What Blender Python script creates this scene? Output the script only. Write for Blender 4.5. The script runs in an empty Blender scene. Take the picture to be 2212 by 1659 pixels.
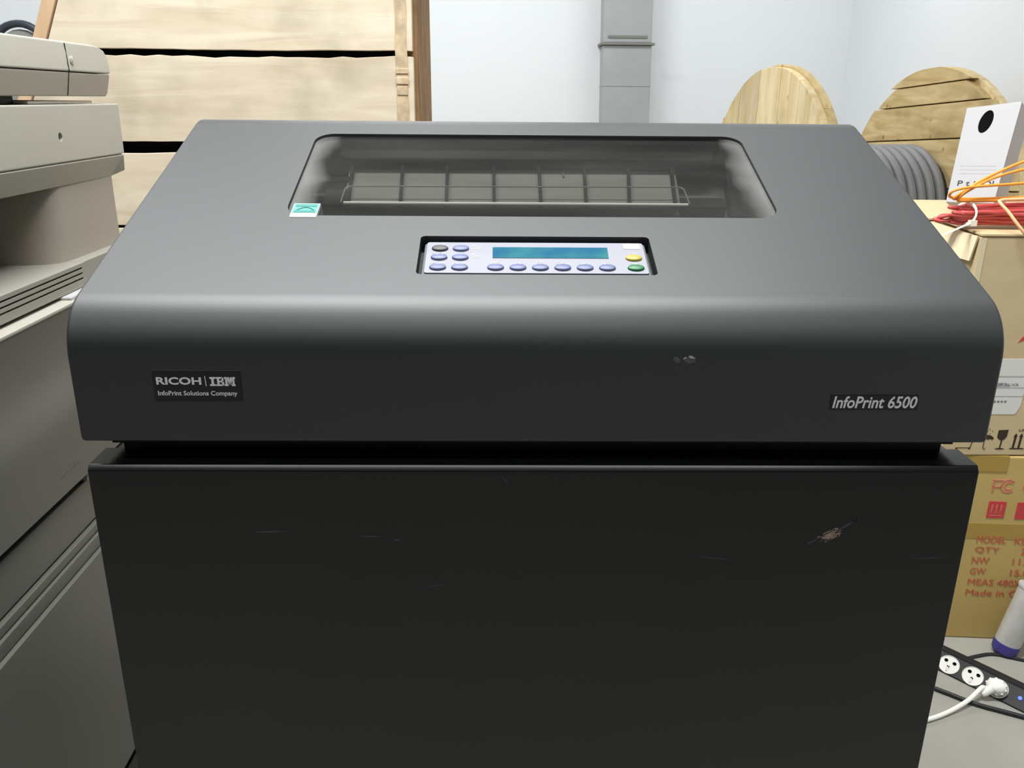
import bpy, bmesh, math, random
from mathutils import Matrix, Vector
random.seed(7)
C = bpy.context.scene.collection
sc = bpy.context.scene

# ------------------------------------------------------------------ camera
F_PX, PITCH, ROLL, YAW = 1808.27, math.radians(18.844), math.radians(0.4616), math.radians(0.8955)
cam_d = bpy.data.cameras.new('camera')
cam = bpy.data.objects.new('camera', cam_d); C.objects.link(cam)
cam_d.sensor_fit = 'HORIZONTAL'; cam_d.sensor_width = 36.0; cam_d.lens = F_PX / 2212 * 36.0
cam_d.clip_start = 0.02
fw = Vector((math.sin(YAW)*math.cos(PITCH), math.cos(YAW)*math.cos(PITCH), -math.sin(PITCH)))
rt = Vector((math.cos(YAW), -math.sin(YAW), 0)); up = rt.cross(fw)
Rv = math.cos(ROLL)*rt + math.sin(ROLL)*up; Uv = -math.sin(ROLL)*rt + math.cos(ROLL)*up
cam.matrix_world = Matrix(((Rv.x, Uv.x, -fw.x, -0.0290), (Rv.y, Uv.y, -fw.y, -0.5878), (Rv.z, Uv.z, -fw.z, 1.07), (0, 0, 0, 1)))
sc.camera = cam

# ------------------------------------------------------------------ world, lamps, exposure
w = bpy.data.worlds.new('world'); sc.world = w; w.use_nodes = True
w.node_tree.nodes['Background'].inputs[0].default_value = (0.75, 0.85, 1.0, 1)
w.node_tree.nodes['Background'].inputs[1].default_value = 0.10

def ceiling_or_fill_lamp(x, y, sx, sy, power, z=2.9, col=(0.975, 0.99, 1.0)):
    d = bpy.data.lights.new('ceiling_or_fill_lamp', 'AREA'); d.shape = 'RECTANGLE'; d.size = sx; d.size_y = sy
    d.energy = power; d.color = col
    o = bpy.data.objects.new('ceiling_or_fill_lamp', d); C.objects.link(o); o.location = (x, y, z)
ceiling_or_fill_lamp(-0.32, 0.47, 1.95, 0.28, 110, z=2.75)
ceiling_or_fill_lamp(-0.1, -1.3, 2.6, 0.20, 28, z=2.75)
ceiling_or_fill_lamp(-0.5, 3.75, 1.25, 0.28, 52, z=2.9)
ceiling_or_fill_lamp(-3.0, 3.75, 1.25, 0.28, 32, z=2.9)  # added unseen fill lamp, brightens the left end of the back wall
ceiling_or_fill_lamp(1.5, 4.0, 1.25, 0.28, 22, z=2.9)

sc.view_settings.view_transform = 'Standard'; sc.view_settings.look = 'None'
sc.view_settings.gamma = 1.0; sc.view_settings.use_curve_mapping = False
sc.view_settings.exposure = 0.0

# ------------------------------------------------------------------ materials
def srgb(r, g, b):
    f = lambda v: (v/255/12.92) if v/255 <= 0.04045 else ((v/255+0.055)/1.055)**2.4
    return (f(r), f(g), f(b), 1)
MATS = {}
def mat(name, col, rough=0.5, metal=0.0, spec=0.5, var=0.0, scale=8.0, stretch=(1, 1, 1), bump=0.0, bscale=None, emit=None, rvar=0.0, coat=0.0):
    m = bpy.data.materials.new(name); m.use_nodes = True; nt = m.node_tree; N = nt.nodes; L = nt.links
    b = N['Principled BSDF']; c = col if len(col) == 4 else (*col, 1)
    b.inputs['Base Color'].default_value = c; b.inputs['Roughness'].default_value = rough
    b.inputs['Metallic'].default_value = metal; b.inputs['Specular IOR Level'].default_value = spec
    if coat: b.inputs['Coat Weight'].default_value = coat; b.inputs['Coat Roughness'].default_value = 0.25
    if emit: b.inputs['Emission Color'].default_value = c; b.inputs['Emission Strength'].default_value = emit
    if var or bump or rvar:
        tc = N.new('ShaderNodeTexCoord'); mp = N.new('ShaderNodeMapping'); mp.inputs['Scale'].default_value = stretch
        L.new(tc.outputs['Object'], mp.inputs['Vector'])
        no = N.new('ShaderNodeTexNoise'); no.inputs['Scale'].default_value = scale; no.inputs['Detail'].default_value = 6; no.inputs['Roughness'].default_value = 0.6
        L.new(mp.outputs[0], no.inputs['Vector'])
        if var:
            r = N.new('ShaderNodeValToRGB')
            r.color_ramp.elements[0].position = 0.3; r.color_ramp.elements[1].position = 0.7
            r.color_ramp.elements[0].color = (*[v*(1-var) for v in c[:3]], 1)
            r.color_ramp.elements[1].color = (*[min(1, v*(1+var)) for v in c[:3]], 1)
            L.new(no.outputs['Fac'], r.inputs['Fac']); L.new(r.outputs[0], b.inputs['Base Color'])
        if rvar:
            mr = N.new('ShaderNodeMapRange'); mr.inputs[3].default_value = rough-rvar; mr.inputs[4].default_value = rough+rvar
            L.new(no.outputs['Fac'], mr.inputs[0]); L.new(mr.outputs[0], b.inputs['Roughness'])
        if bump:
            n2 = no
            if bscale:
                n2 = N.new('ShaderNodeTexNoise'); n2.inputs['Scale'].default_value = bscale; n2.inputs['Detail'].default_value = 4
                L.new(mp.outputs[0], n2.inputs['Vector'])
            bp = N.new('ShaderNodeBump'); bp.inputs['Strength'].default_value = bump; bp.inputs['Distance'].default_value = 0.01
            L.new(n2.outputs['Fac'], bp.inputs['Height']); L.new(bp.outputs[0], b.inputs['Normal'])
    MATS[name] = m; return m

def wood(name, light, dark, grain=(1, 14, 14), knots=True, gscale=3.0, stain=0.35, boardvar=0.14):
    m = bpy.data.materials.new(name); m.use_nodes = True; nt = m.node_tree; N = nt.nodes; L = nt.links
    b = N['Principled BSDF']; b.inputs['Roughness'].default_value = 0.75; b.inputs['Specular IOR Level'].default_value = 0.25
    tc = N.new('ShaderNodeTexCoord'); oi = N.new('ShaderNodeObjectInfo')
    ad = N.new('ShaderNodeVectorMath'); ad.operation = 'ADD'
    sx = N.new('ShaderNodeVectorMath'); sx.operation = 'SCALE'; sx.inputs['Scale'].default_value = 7.0
    cx = N.new('ShaderNodeCombineXYZ'); L.new(oi.outputs['Random'], cx.inputs[0]); L.new(oi.outputs['Random'], cx.inputs[1]); L.new(oi.outputs['Random'], cx.inputs[2])
    L.new(cx.outputs[0], sx.inputs[0]); L.new(tc.outputs['Object'], ad.inputs[0]); L.new(sx.outputs[0], ad.inputs[1])
    mp = N.new('ShaderNodeMapping'); mp.inputs['Scale'].default_value = grain; L.new(ad.outputs[0], mp.inputs['Vector'])
    n1 = N.new('ShaderNodeTexNoise'); n1.inputs['Scale'].default_value = gscale; n1.inputs['Detail'].default_value = 8; n1.inputs['Distortion'].default_value = 0.6
    L.new(mp.outputs[0], n1.inputs['Vector'])
    r1 = N.new('ShaderNodeValToRGB'); r1.color_ramp.elements[0].position = 0.3; r1.color_ramp.elements[1].position = 0.68
    r1.color_ramp.elements[0].color = dark; r1.color_ramp.elements[1].color = light
    L.new(n1.outputs['Fac'], r1.inputs['Fac'])
    n2 = N.new('ShaderNodeTexNoise'); n2.inputs['Scale'].default_value = 6; n2.inputs['Detail'].default_value = 5; L.new(ad.outputs[0], n2.inputs['Vector'])
    r2 = N.new('ShaderNodeValToRGB'); r2.color_ramp.elements[0].position = 0.28; r2.color_ramp.elements[1].position = 0.5
    s = 1-stain; r2.color_ramp.elements[0].color = (s, s, s*0.95, 1); r2.color_ramp.elements[1].color = (1, 1, 1, 1)
    L.new(n2.outputs['Fac'], r2.inputs['Fac'])
    mx = N.new('ShaderNodeMix'); mx.data_type = 'RGBA'; mx.blend_type = 'MULTIPLY'; mx.inputs['Factor'].default_value = 1
    L.new(r1.outputs[0], mx.inputs[6]); L.new(r2.outputs[0], mx.inputs[7]); last = mx.outputs[2]
    if knots:
        mk = N.new('ShaderNodeMapping'); mk.inputs['Scale'].default_value = (grain[0]*4, 4+grain[1]*0.25, 4+grain[2]*0.25); L.new(ad.outputs[0], mk.inputs['Vector'])
        v = N.new('ShaderNodeTexVoronoi'); v.inputs['Scale'].default_value = 1.4; L.new(mk.outputs[0], v.inputs['Vector'])
        r3 = N.new('ShaderNodeValToRGB'); r3.color_ramp.elements[0].position = 0.05; r3.color_ramp.elements[1].position = 0.13
        r3.color_ramp.elements[0].color = (0.35, 0.27, 0.2, 1); r3.color_ramp.elements[1].color = (1, 1, 1, 1)
        L.new(v.outputs['Distance'], r3.inputs['Fac'])
        m2 = N.new('ShaderNodeMix'); m2.data_type = 'RGBA'; m2.blend_type = 'MULTIPLY'; m2.inputs['Factor'].default_value = 0.7
        L.new(last, m2.inputs[6]); L.new(r3.outputs[0], m2.inputs[7]); last = m2.outputs[2]
    hs = N.new('ShaderNodeHueSaturation'); mr = N.new('ShaderNodeMapRange'); mr.inputs[3].default_value = 1-boardvar; mr.inputs[4].default_value = 1+boardvar*0.6
    L.new(oi.outputs['Random'], mr.inputs[0]); L.new(mr.outputs[0], hs.inputs['Value']); L.new(last, hs.inputs['Color'])
    L.new(hs.outputs[0], b.inputs['Base Color'])
    bp = N.new('ShaderNodeBump'); bp.inputs['Strength'].default_value = 0.25; bp.inputs['Distance'].default_value = 0.004
    L.new(n1.outputs['Fac'], bp.inputs['Height']); L.new(bp.outputs[0], b.inputs['Normal'])
    MATS[name] = m; return m

CHAR = mat('charcoal_plastic', (0.0062, 0.0078, 0.0088), 0.53, spec=0.80, rvar=0.02, scale=5, bump=0.012, bscale=900)
DOORM = mat('charcoal_painted_steel', (0.0052, 0.0062, 0.0060), 0.23, spec=0.37, rvar=0.01, scale=5, var=0.12)
BLACK = mat('black_plastic', (0.006, 0.006, 0.007), 0.5)
INNER = mat('inner_grey_plastic', (0.060, 0.062, 0.059), 0.7, spec=0.2, var=0.2, scale=20)
INDARK = mat('inner_dark_plastic', (0.004, 0.0042, 0.004), 0.75, spec=0.12)
GUIDE = mat('paper_guide_metal', (0.125, 0.118, 0.106), 0.6, spec=0.3, var=0.12, scale=9, stretch=(1, 6, 6))
BARM = mat('guide_bar_steel', (0.62, 0.61, 0.57), 0.45, metal=0.4)
STEEL = mat('bright_steel', (0.75, 0.74, 0.70), 0.25, metal=1.0)
PLATE = mat('panel_plastic', srgb(133, 133, 142), 0.45)
PLRIM = mat('panel_rim_plastic', srgb(72, 73, 76), 0.5)
BLUE = mat('key_blue', srgb(84, 92, 128), 0.45); GREYK = mat('key_grey', srgb(48, 48, 46), 0.5)
YELL = mat('key_yellow', srgb(155, 140, 40), 0.45); GREEN = mat('key_green', srgb(14, 98, 52), 0.45)
INKW = mat('white_ink', (0.45, 0.45, 0.45), 0.6); INKS = mat('silver_ink', srgb(205, 206, 206), 0.5)
NAMEP = mat('nameplate_black', (0.0045, 0.005, 0.005), 0.45)
WHITE = mat('white_paint_card', (0.44, 0.437, 0.44), 0.6)
TEAL = mat('teal_ink', srgb(30, 120, 112), 0.5); TEALL = mat('pale_teal_ink', srgb(70, 142, 134), 0.5); STICK = mat('sticker_paper', srgb(146, 150, 148), 0.5)
CHIP = mat('chipped_paint', srgb(150, 150, 150), 0.7, var=0.3, scale=300); CHIPD = mat('scuffed_paint', (0.06, 0.065, 0.066), 0.7, var=0.3, scale=200)
RUB = mat('rubbed_tan_scrape', srgb(130, 112, 100), 0.8, var=0.55, scale=420); SCR = mat('faint_scratch', (0.040, 0.042, 0.043), 0.7)
BEIGE = mat('copier_beige', srgb(177, 173, 161), 0.5, spec=0.4, var=0.02, scale=30)
BEIGED = mat('copier_taupe', srgb(163, 155, 143), 0.55, spec=0.3)
BEIGEV = mat('copier_vent_beige', srgb(150, 147, 137), 0.5, spec=0.35)
GREYC = mat('copier_grey', srgb(110, 109, 102), 0.36, spec=0.5)
CARD = mat('cardboard', srgb(203, 183, 143), 0.8, spec=0.2, var=0.06, scale=6, stretch=(1, 1, 3))
CARDB = mat('cardboard_yellowed', srgb(190, 164, 101), 0.72, spec=0.25, var=0.07, scale=5)
CARDI = mat('cardboard_inner', srgb(222, 207, 172), 0.85, spec=0.1, var=0.05, scale=10)
TAPE = mat('packing_tape', srgb(170, 138, 66), 0.3, spec=0.4)
REDINK = mat('red_ink', srgb(192, 92, 66), 0.8); REDBR = mat('bright_red_ink', srgb(196, 62, 62), 0.8); BRINK = mat('brown_ink', srgb(52, 38, 22), 0.8)
REDPALE = mat('faded_red_ink', srgb(206, 120, 100), 0.8)
LABEL = mat('label_paper', srgb(222, 220, 214), 0.6); INKG = mat('grey_ink', srgb(120, 120, 118), 0.7); INKB = mat('black_ink', srgb(50, 50, 52), 0.7); INKL = mat('light_grey_ink', srgb(176, 176, 174), 0.7)
REDC = mat('red_cable_sheath', srgb(198, 80, 76), 0.45, var=0.1, scale=30); ORC = mat('orange_cable_sheath', srgb(240, 158, 60), 0.45)
PEACH = mat('peach_cable_sheath', srgb(248, 190, 140), 0.45); TIE = mat('nylon_tie', srgb(248, 236, 218), 0.4)
GCAB = mat('grey_cable_sheath', srgb(128, 128, 130), 0.5, var=0.1, scale=10); GDARK = mat('cable_gap_shade', (0.03, 0.03, 0.032), 0.8)
RUBBER = mat('black_rubber', (0.012, 0.013, 0.014), 0.5); DKBLUE = mat('dark_tube_metal', srgb(58, 64, 72), 0.4); GPANEL = mat('grey_panel', srgb(150, 148, 142), 0.7)
SOCK = mat('socket_white', srgb(232, 230, 222), 0.4); HOLE = mat('hole_shade', (0.004, 0.004, 0.004), 0.8, spec=0.05); PLUGM = mat('plug_white', srgb(245, 243, 234), 0.35)  # HOLE is a flat black standing for the shade inside holes
LED = mat('led_blue', (0.05, 0.1, 1.0), 0.4, emit=2.0)
SILVER = mat('silver_can', srgb(196, 194, 190), 0.5, metal=0.25, var=0.1, scale=25); CAPB = mat('blue_cap', srgb(62, 54, 130), 0.5, var=0.15, scale=50)
GALV = mat('galvanised_steel', srgb(168, 171, 171), 0.5, metal=0.3, var=0.06, scale=6); GALVD = mat('galvanised_edge', srgb(126, 126, 118), 0.6, metal=0.2)
STRAPM = mat('steel_strap', srgb(205, 183, 150), 0.45, metal=0.35, var=0.25, scale=40)
WALLM = mat('wall_white_paint', srgb(229, 232, 234), 0.7, spec=0.2, var=0.012, scale=1.5)
CEILM = mat('ceiling_white', srgb(225, 226, 226), 0.8, spec=0.1)
FLOORM = mat('floor_grey_paint', srgb(157, 155, 146), 0.55, spec=0.3, var=0.08, scale=5, bump=0.05)
PINE = wood('crate_pine', srgb(214, 202, 180), srgb(196, 180, 154), (1.5, 12, 12), gscale=2.2, stain=0.27, knots=True, boardvar=0.05)
PINED = wood('crate_end_pine', srgb(168, 132, 92), srgb(112, 82, 52), (1, 10, 2), gscale=4, stain=0.35)
BATTEN = wood('crate_batten', srgb(212, 184, 150), srgb(190, 158, 124), (8, 8, 1), gscale=2, stain=0.1, knots=False)
REELV = wood('reel_plank_upright', srgb(228, 210, 172), srgb(204, 178, 126), (12, 12, 1.5), gscale=2, stain=0.18, boardvar=0.2)
REELH = wood('reel_plank_level', srgb(220, 198, 150), srgb(186, 159, 108), (12, 1.5, 12), gscale=2, stain=0.3, boardvar=0.12)

# dusty window pane: tinted clear plastic with grey dust thicker towards its ends
def make_glass():
    m = bpy.data.materials.new('dusty_clear_plastic'); m.use_nodes = True; N = m.node_tree.nodes; L = m.node_tree.links
    N.remove(N['Principled BSDF']); out = N['Material Output']
    tr = N.new('ShaderNodeBsdfTransparent'); tr.inputs[0].default_value = (0.80, 0.81, 0.79, 1)
    gl = N.new('ShaderNodeBsdfGlossy'); gl.inputs['Roughness'].default_value = 0.08
    fr = N.new('ShaderNodeFresnel'); fr.inputs[0].default_value = 1.45
    m1 = N.new('ShaderNodeMixShader'); ge = N.new('ShaderNodeNewGeometry'); bf = N.new('ShaderNodeMath'); bf.operation = 'MULTIPLY_ADD'; bf.inputs[1].default_value = -1; bf.inputs[2].default_value = 1; L.new(ge.outputs['Backfacing'], bf.inputs[0]); ff = N.new('ShaderNodeMath'); ff.operation = 'MULTIPLY'; L.new(fr.outputs[0], ff.inputs[0]); L.new(bf.outputs[0], ff.inputs[1]); L.new(ff.outputs[0], m1.inputs[0]); L.new(tr.outputs[0], m1.inputs[1]); L.new(gl.outputs[0], m1.inputs[2])
    df = N.new('ShaderNodeBsdfDiffuse'); df.inputs[0].default_value = (0.42, 0.42, 0.40, 1)
    tc = N.new('ShaderNodeTexCoord'); sp = N.new('ShaderNodeSeparateXYZ'); L.new(tc.outputs['Object'], sp.inputs[0])
    ab = N.new('ShaderNodeMath'); ab.operation = 'ABSOLUTE'; L.new(sp.outputs[0], ab.inputs[0])
    no = N.new('ShaderNodeTexNoise'); no.inputs['Scale'].default_value = 16; no.inputs['Detail'].default_value = 6; L.new(tc.outputs['Object'], no.inputs['Vector'])
    ns = N.new('ShaderNodeMath'); ns.operation = 'MULTIPLY_ADD'; ns.inputs[1].default_value = 0.035; ns.inputs[2].default_value = -0.0175; L.new(no.outputs['Fac'], ns.inputs[0])
    a2 = N.new('ShaderNodeMath'); a2.operation = 'ADD'; L.new(ab.outputs[0], a2.inputs[0]); L.new(ns.outputs[0], a2.inputs[1])
    mr = N.new('ShaderNodeMapRange'); mr.inputs[1].default_value = 0.190; mr.inputs[2].default_value = 0.216; mr.inputs[3].default_value = 0.0; mr.inputs[4].default_value = 0.25
    L.new(a2.outputs[0], mr.inputs[0])
    n3 = N.new('ShaderNodeTexNoise'); n3.inputs['Scale'].default_value = 9; n3.inputs['Detail'].default_value = 8
    mp = N.new('ShaderNodeMapping'); mp.inputs['Scale'].default_value = (0.5, 2.5, 2.5); L.new(tc.outputs['Object'], mp.inputs[0]); L.new(mp.outputs[0], n3.inputs['Vector'])
    m3 = N.new('ShaderNodeMapRange'); m3.inputs[1].default_value = 0.3; m3.inputs[2].default_value = 0.75; m3.inputs[3].default_value = 0.003; m3.inputs[4].default_value = 0.034
    L.new(n3.outputs['Fac'], m3.inputs[0])
    mx = N.new('ShaderNodeMath'); mx.operation = 'MAXIMUM'; L.new(mr.outputs[0], mx.inputs[0]); L.new(m3.outputs[0], mx.inputs[1])
    m2 = N.new('ShaderNodeMixShader'); L.new(mx.outputs[0], m2.inputs[0]); L.new(m1.outputs[0], m2.inputs[1]); L.new(df.outputs[0], m2.inputs[2])
    L.new(m2.outputs[0], out.inputs[0]); return m
GLASS = make_glass()

# display: noise mottles it between blue and teal
def make_lcd():
    m = bpy.data.materials.new('lcd_blue'); m.use_nodes = True; N = m.node_tree.nodes; L = m.node_tree.links; b = N['Principled BSDF']
    b.inputs['Roughness'].default_value = 0.15; b.inputs['Base Color'].default_value = srgb(40, 100, 115)
    tc = N.new('ShaderNodeTexCoord'); no = N.new('ShaderNodeTexNoise'); no.inputs['Scale'].default_value = 40; no.inputs['Detail'].default_value = 2
    L.new(tc.outputs['Object'], no.inputs['Vector']); r = N.new('ShaderNodeValToRGB')
    r.color_ramp.elements[0].position = 0.35; r.color_ramp.elements[0].color = srgb(26, 84, 112)
    r.color_ramp.elements[1].position = 0.65; r.color_ramp.elements[1].color = srgb(44, 108, 114)
    L.new(no.outputs['Fac'], r.inputs['Fac']); L.new(r.outputs[0], b.inputs['Base Color']); return m
LCD = make_lcd()

# ------------------------------------------------------------------ mesh helpers
ROOT = {}
class MB:
    def __init__(s): s.v = []; s.f = []
    def add(s, vs, fs):
        n = len(s.v); s.v += [Vector(p) for p in vs]; s.f += [tuple(i+n for i in f) for f in fs]; return s
    def box(s, x0, x1, y0, y1, z0, z1):
        return s.add([(x0,y0,z0),(x1,y0,z0),(x1,y1,z0),(x0,y1,z0),(x0,y0,z1),(x1,y0,z1),(x1,y1,z1),(x0,y1,z1)],
                     [(0,3,2,1),(4,5,6,7),(0,1,5,4),(1,2,6,5),(2,3,7,6),(3,0,4,7)])
    def prism(s, pts, fa, fb):
        """pts: 2-D outline; fa/fb map an outline point to its 3-D place on either cap."""
        n = len(pts); a = [fa(*p) for p in pts]; b = [fb(*p) for p in pts]
        return s.add(a+b, [tuple(range(n))[::-1], tuple(range(n, 2*n))] + [(i, (i+1) % n, n+(i+1) % n, n+i) for i in range(n)])
    def tube(s, path, r, n=8, closed=False, flat=None):
        P = [Vector(p) for p in path]; m = len(P); rings = []; prev = None
        for i in range(m):
            if closed: t = P[(i+1) % m]-P[i-1]
            else: t = P[min(i+1, m-1)]-P[max(i-1, 0)]
            t.normalize()
            if prev is None:
                a = Vector((0, 0, 1)) if abs(t.z) < 0.9 else Vector((1, 0, 0)); u = t.cross(a).normalized()
            else: u = (prev - t*prev.dot(t)).normalized()
            prev = u; v = t.cross(u); rr = r[i] if isinstance(r, (list, tuple)) else r
            k = flat or (1, 1)
            rings.append([P[i]+u*(math.cos(2*math.pi*j/n)*rr*k[0])+v*(math.sin(2*math.pi*j/n)*rr*k[1]) for j in range(n)])
        vs = [q for R in rings for q in R]; fs = []
        for i in range(m if closed else m-1):
            k = (i+1) % m
            fs += [(i*n+j, i*n+(j+1) % n, k*n+(j+1) % n, k*n+j) for j in range(n)]
        if not closed: fs += [tuple(range(n))[::-1], tuple(range((m-1)*n, m*n))]
        return s.add(vs, fs)
    def lathe(s, prof, fr, n=32):
        """prof: (radius, height) list; fr(r, angle, h) -> 3-D point. Caps both ends."""
        m = len(prof); vs = [fr(r, 2*math.pi*j/n, h) for r, h in prof for j in range(n)]
        fs = [(i*n+j, i*n+(j+1) % n, (i+1)*n+(j+1) % n, (i+1)*n+j) for i in range(m-1) for j in range(n)]
        fs += [tuple(range(n))[::-1], tuple(range((m-1)*n, m*n))]
        return s.add(vs, fs)
    def build(s, name, m, parent=None, bevel=0, seg=2, ang=30, smooth=True, cut=None, label=None):
        inv = ROOT.get(parent.name, Matrix()).inverted() if parent else Matrix()
        me = bpy.data.meshes.new(name); me.from_pydata([inv @ p for p in s.v], [], s.f); me.update()
        bm = bmesh.new(); bm.from_mesh(me); bmesh.ops.recalc_face_normals(bm, faces=bm.faces); bm.to_mesh(me); bm.free()
        me.materials.append(m)
        o = bpy.data.objects.new(name, me); C.objects.link(o)
        if parent: o.parent = parent; ROOT[o.name] = ROOT.get(parent.name, Matrix())
        if bevel or cut:
            if bevel:
                b = o.modifiers.new('b', 'BEVEL'); b.width = bevel; b.segments = seg; b.limit_method = 'ANGLE'; b.angle_limit = math.radians(30)
            for cu in (cut or []):
                d = o.modifiers.new('c', 'BOOLEAN'); d.operation = 'DIFFERENCE'; d.solver = 'EXACT'; d.object = cu
            if parent: pm, o.parent = o.parent, None
            dg = bpy.context.evaluated_depsgraph_get(); dg.update()
            me2 = bpy.data.meshes.new_from_object(o.evaluated_get(dg)); o.modifiers.clear(); o.data = me2; me2.name = name
            if parent: o.parent = pm
        if smooth:
            o.data.polygons.foreach_set('use_smooth', [True]*len(o.data.polygons)); o.data.set_sharp_from_angle(angle=math.radians(ang))
            o.modifiers.new('wn', 'WEIGHTED_NORMAL').keep_sharp = True
        if label: o['label'] = label
        return o
def cutter(mb, inv=None):
    me = bpy.data.meshes.new('cut'); me.from_pydata([(inv @ p) if inv else p for p in mb.v], [], mb.f)
    bm = bmesh.new(); bm.from_mesh(me); bmesh.ops.recalc_face_normals(bm, faces=bm.faces); bm.to_mesh(me); bm.free()
    o = bpy.data.objects.new('cut', me); C.objects.link(o); return o
def drop(os):
    for o in os: bpy.data.objects.remove(o, do_unlink=True)
def thing(name, label, cat, loc=(0, 0, 0), rz=0, group=None):
    o = bpy.data.objects.new(name, None); C.objects.link(o); o.location = loc; o.rotation_euler = (0, 0, rz)
    o.empty_display_size = 0.1; o['label'] = label; o['category'] = cat
    if group: o['group'] = group
    ROOT[o.name] = Matrix.Translation(loc) @ Matrix.Rotation(rz, 4, 'Z'); return o
def tag(o, label, cat, group=None):
    o['label'] = label; o['category'] = cat
    if group: o['group'] = group
    return o
def struct(name, mb, m, **k):
    o = mb.build(name, m, **k); o['kind'] = 'structure'; return o
def rrect(x0, x1, y0, y1, r, n=6):
    p = []
    for cx, cy, a in ((x1-r, y1-r, 0), (x0+r, y1-r, 90), (x0+r, y0+r, 180), (x1-r, y0+r, 270)):
        p += [(cx+r*math.cos(math.radians(a+90*i/n)), cy+r*math.sin(math.radians(a+90*i/n))) for i in range(n+1)]
    return p
def ell(cx, cy, rx, ry, n=28, rot=0):
    c, s = math.cos(rot), math.sin(rot)
    return [(cx+rx*math.cos(t)*c-ry*math.sin(t)*s, cy+rx*math.cos(t)*s+ry*math.sin(t)*c) for t in [2*math.pi*i/n for i in range(n)]]
def plate(mb, pts, fr, h0, h1):
    return mb.prism(pts, lambda a, b: fr(a, b, h0), lambda a, b: fr(a, b, h1))
def text(mb, s, x0, x1, y0, y1, fr, h=0.0006, bold=0.0, shear=0.0, keep=False, lift=0.0):
    cu = bpy.data.curves.new('t', 'FONT'); cu.body = s; cu.offset = bold; cu.shear = shear; cu.extrude = 0.02; cu.resolution_u = 3
    o = bpy.data.objects.new('t', cu); C.objects.link(o); dg = bpy.context.evaluated_depsgraph_get(); dg.update()
    me = bpy.data.meshes.new_from_object(o.evaluated_get(dg))
    vs = [v.co.copy() for v in me.vertices]; fs = [tuple(p.vertices) for p in me.polygons]
    bpy.data.objects.remove(o, do_unlink=True); bpy.data.meshes.remove(me)
    if not vs: return mb
    ax = min(v.x for v in vs); bx = max(v.x for v in vs); ay = min(v.y for v in vs); by = max(v.y for v in vs)
    sx = (x1-x0)/(bx-ax); sy = (y1-y0)/(by-ay)
    return mb.add([fr(x0+(v.x-ax)*sx, y0+(v.y-ay)*sy, lift+(h if v.z > 0 else 0.0)) for v in vs], fs)
def spline(P, n=8, closed=False):
    P = [Vector(p) for p in P]; m = len(P); out = []
    for i in range(m if closed else m-1):
        g = lambda k: P[k % m] if closed else P[max(0, min(m-1, k))]
        a, b, c, d = g(i-1), g(i), g(i+1), g(i+2)
        for j in range(n):
            t = j/n; out.append(0.5*((2*b)+(c-a)*t+(2*a-5*b+4*c-d)*t*t+(3*b-a-3*c+d)*t**3))
    if not closed: out.append(P[-1])
    return out
def offset_poly(pts, rnd, amp): return [(x+rnd.uniform(-amp, amp), y+rnd.uniform(-amp, amp)) for x, y in pts]

# ================================================================== the room
YB, XR, XL = 5.35, 2.27, -4.2
struct('floor', MB().box(XL, XR, -3.2, YB, -0.1, 0.0), FLOORM, smooth=False)
struct('ceiling', MB().box(XL, XR, -3.2, YB, 3.2, 3.3), CEILM, smooth=False)
struct('wall_back', MB().box(XL-0.15, XR+0.15, YB, YB+0.15, 0, 3.2), WALLM, smooth=False)
struct('wall_right', MB().box(XR, XR+0.15, -3.2, YB, 0, 3.2), WALLM, smooth=False)
struct('wall_left', MB().box(XL-0.15, XL, -3.2, YB, 0, 3.2), WALLM, smooth=False)

# ventilation duct running down the back wall
t = thing('ventilation_duct', 'grey galvanised sheet metal duct running up the white back wall', 'duct', (0.785, 5.28, 0))
dx = lambda z: 0.785 + (1.3-z)*0.022
def duct(z0, z1, x=0.155, y0=5.17):
    m = MB(); m.add([(dx(z0)-x, y0, z0), (dx(z0)+x, y0, z0), (dx(z0)+x, YB-0.002, z0), (dx(z0)-x, YB-0.002, z0), (dx(z1)-x, y0, z1), (dx(z1)+x, y0, z1), (dx(z1)+x, YB-0.002, z1), (dx(z1)-x, YB-0.002, z1)],
        [(0,3,2,1),(4,5,6,7),(0,1,5,4),(1,2,6,5),(2,3,7,6),(3,0,4,7)]); return m
duct(0.0, 1.397).build('duct_section', GALV, t, bevel=0.008)
duct(1.412, 3.2).build('duct_section', GALV, t, bevel=0.008)
duct(1.397, 1.412, 0.173, 5.152).build('flange', GALVD, t, bevel=0.003)
duct(1.44, 1.455, 0.125, 5.164).build('seam', GALVD, t)
duct(1.15, 1.156, 0.157, 5.167).build('seam', GALV, t)

# ================================================================== line printer
SL = math.atan(0.385); CS, SN = math.cos(SL), math.sin(SL); Z0 = 0.9191
def slope(x, s, h=0.0): return Vector((x, s*CS - h*SN, Z0 + s*SN + h*CS))
def front(x, z, h=0.0): return Vector((x, -h, z))
def doorf(x, z, h=0.0): return Vector((x, 0.0024-h, z))
PR = thing('line_printer', 'big charcoal cabinet line printer with sloping lid, window and blue keypad', 'printer', (0, 0.36, 0))
HW = 0.345
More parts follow.
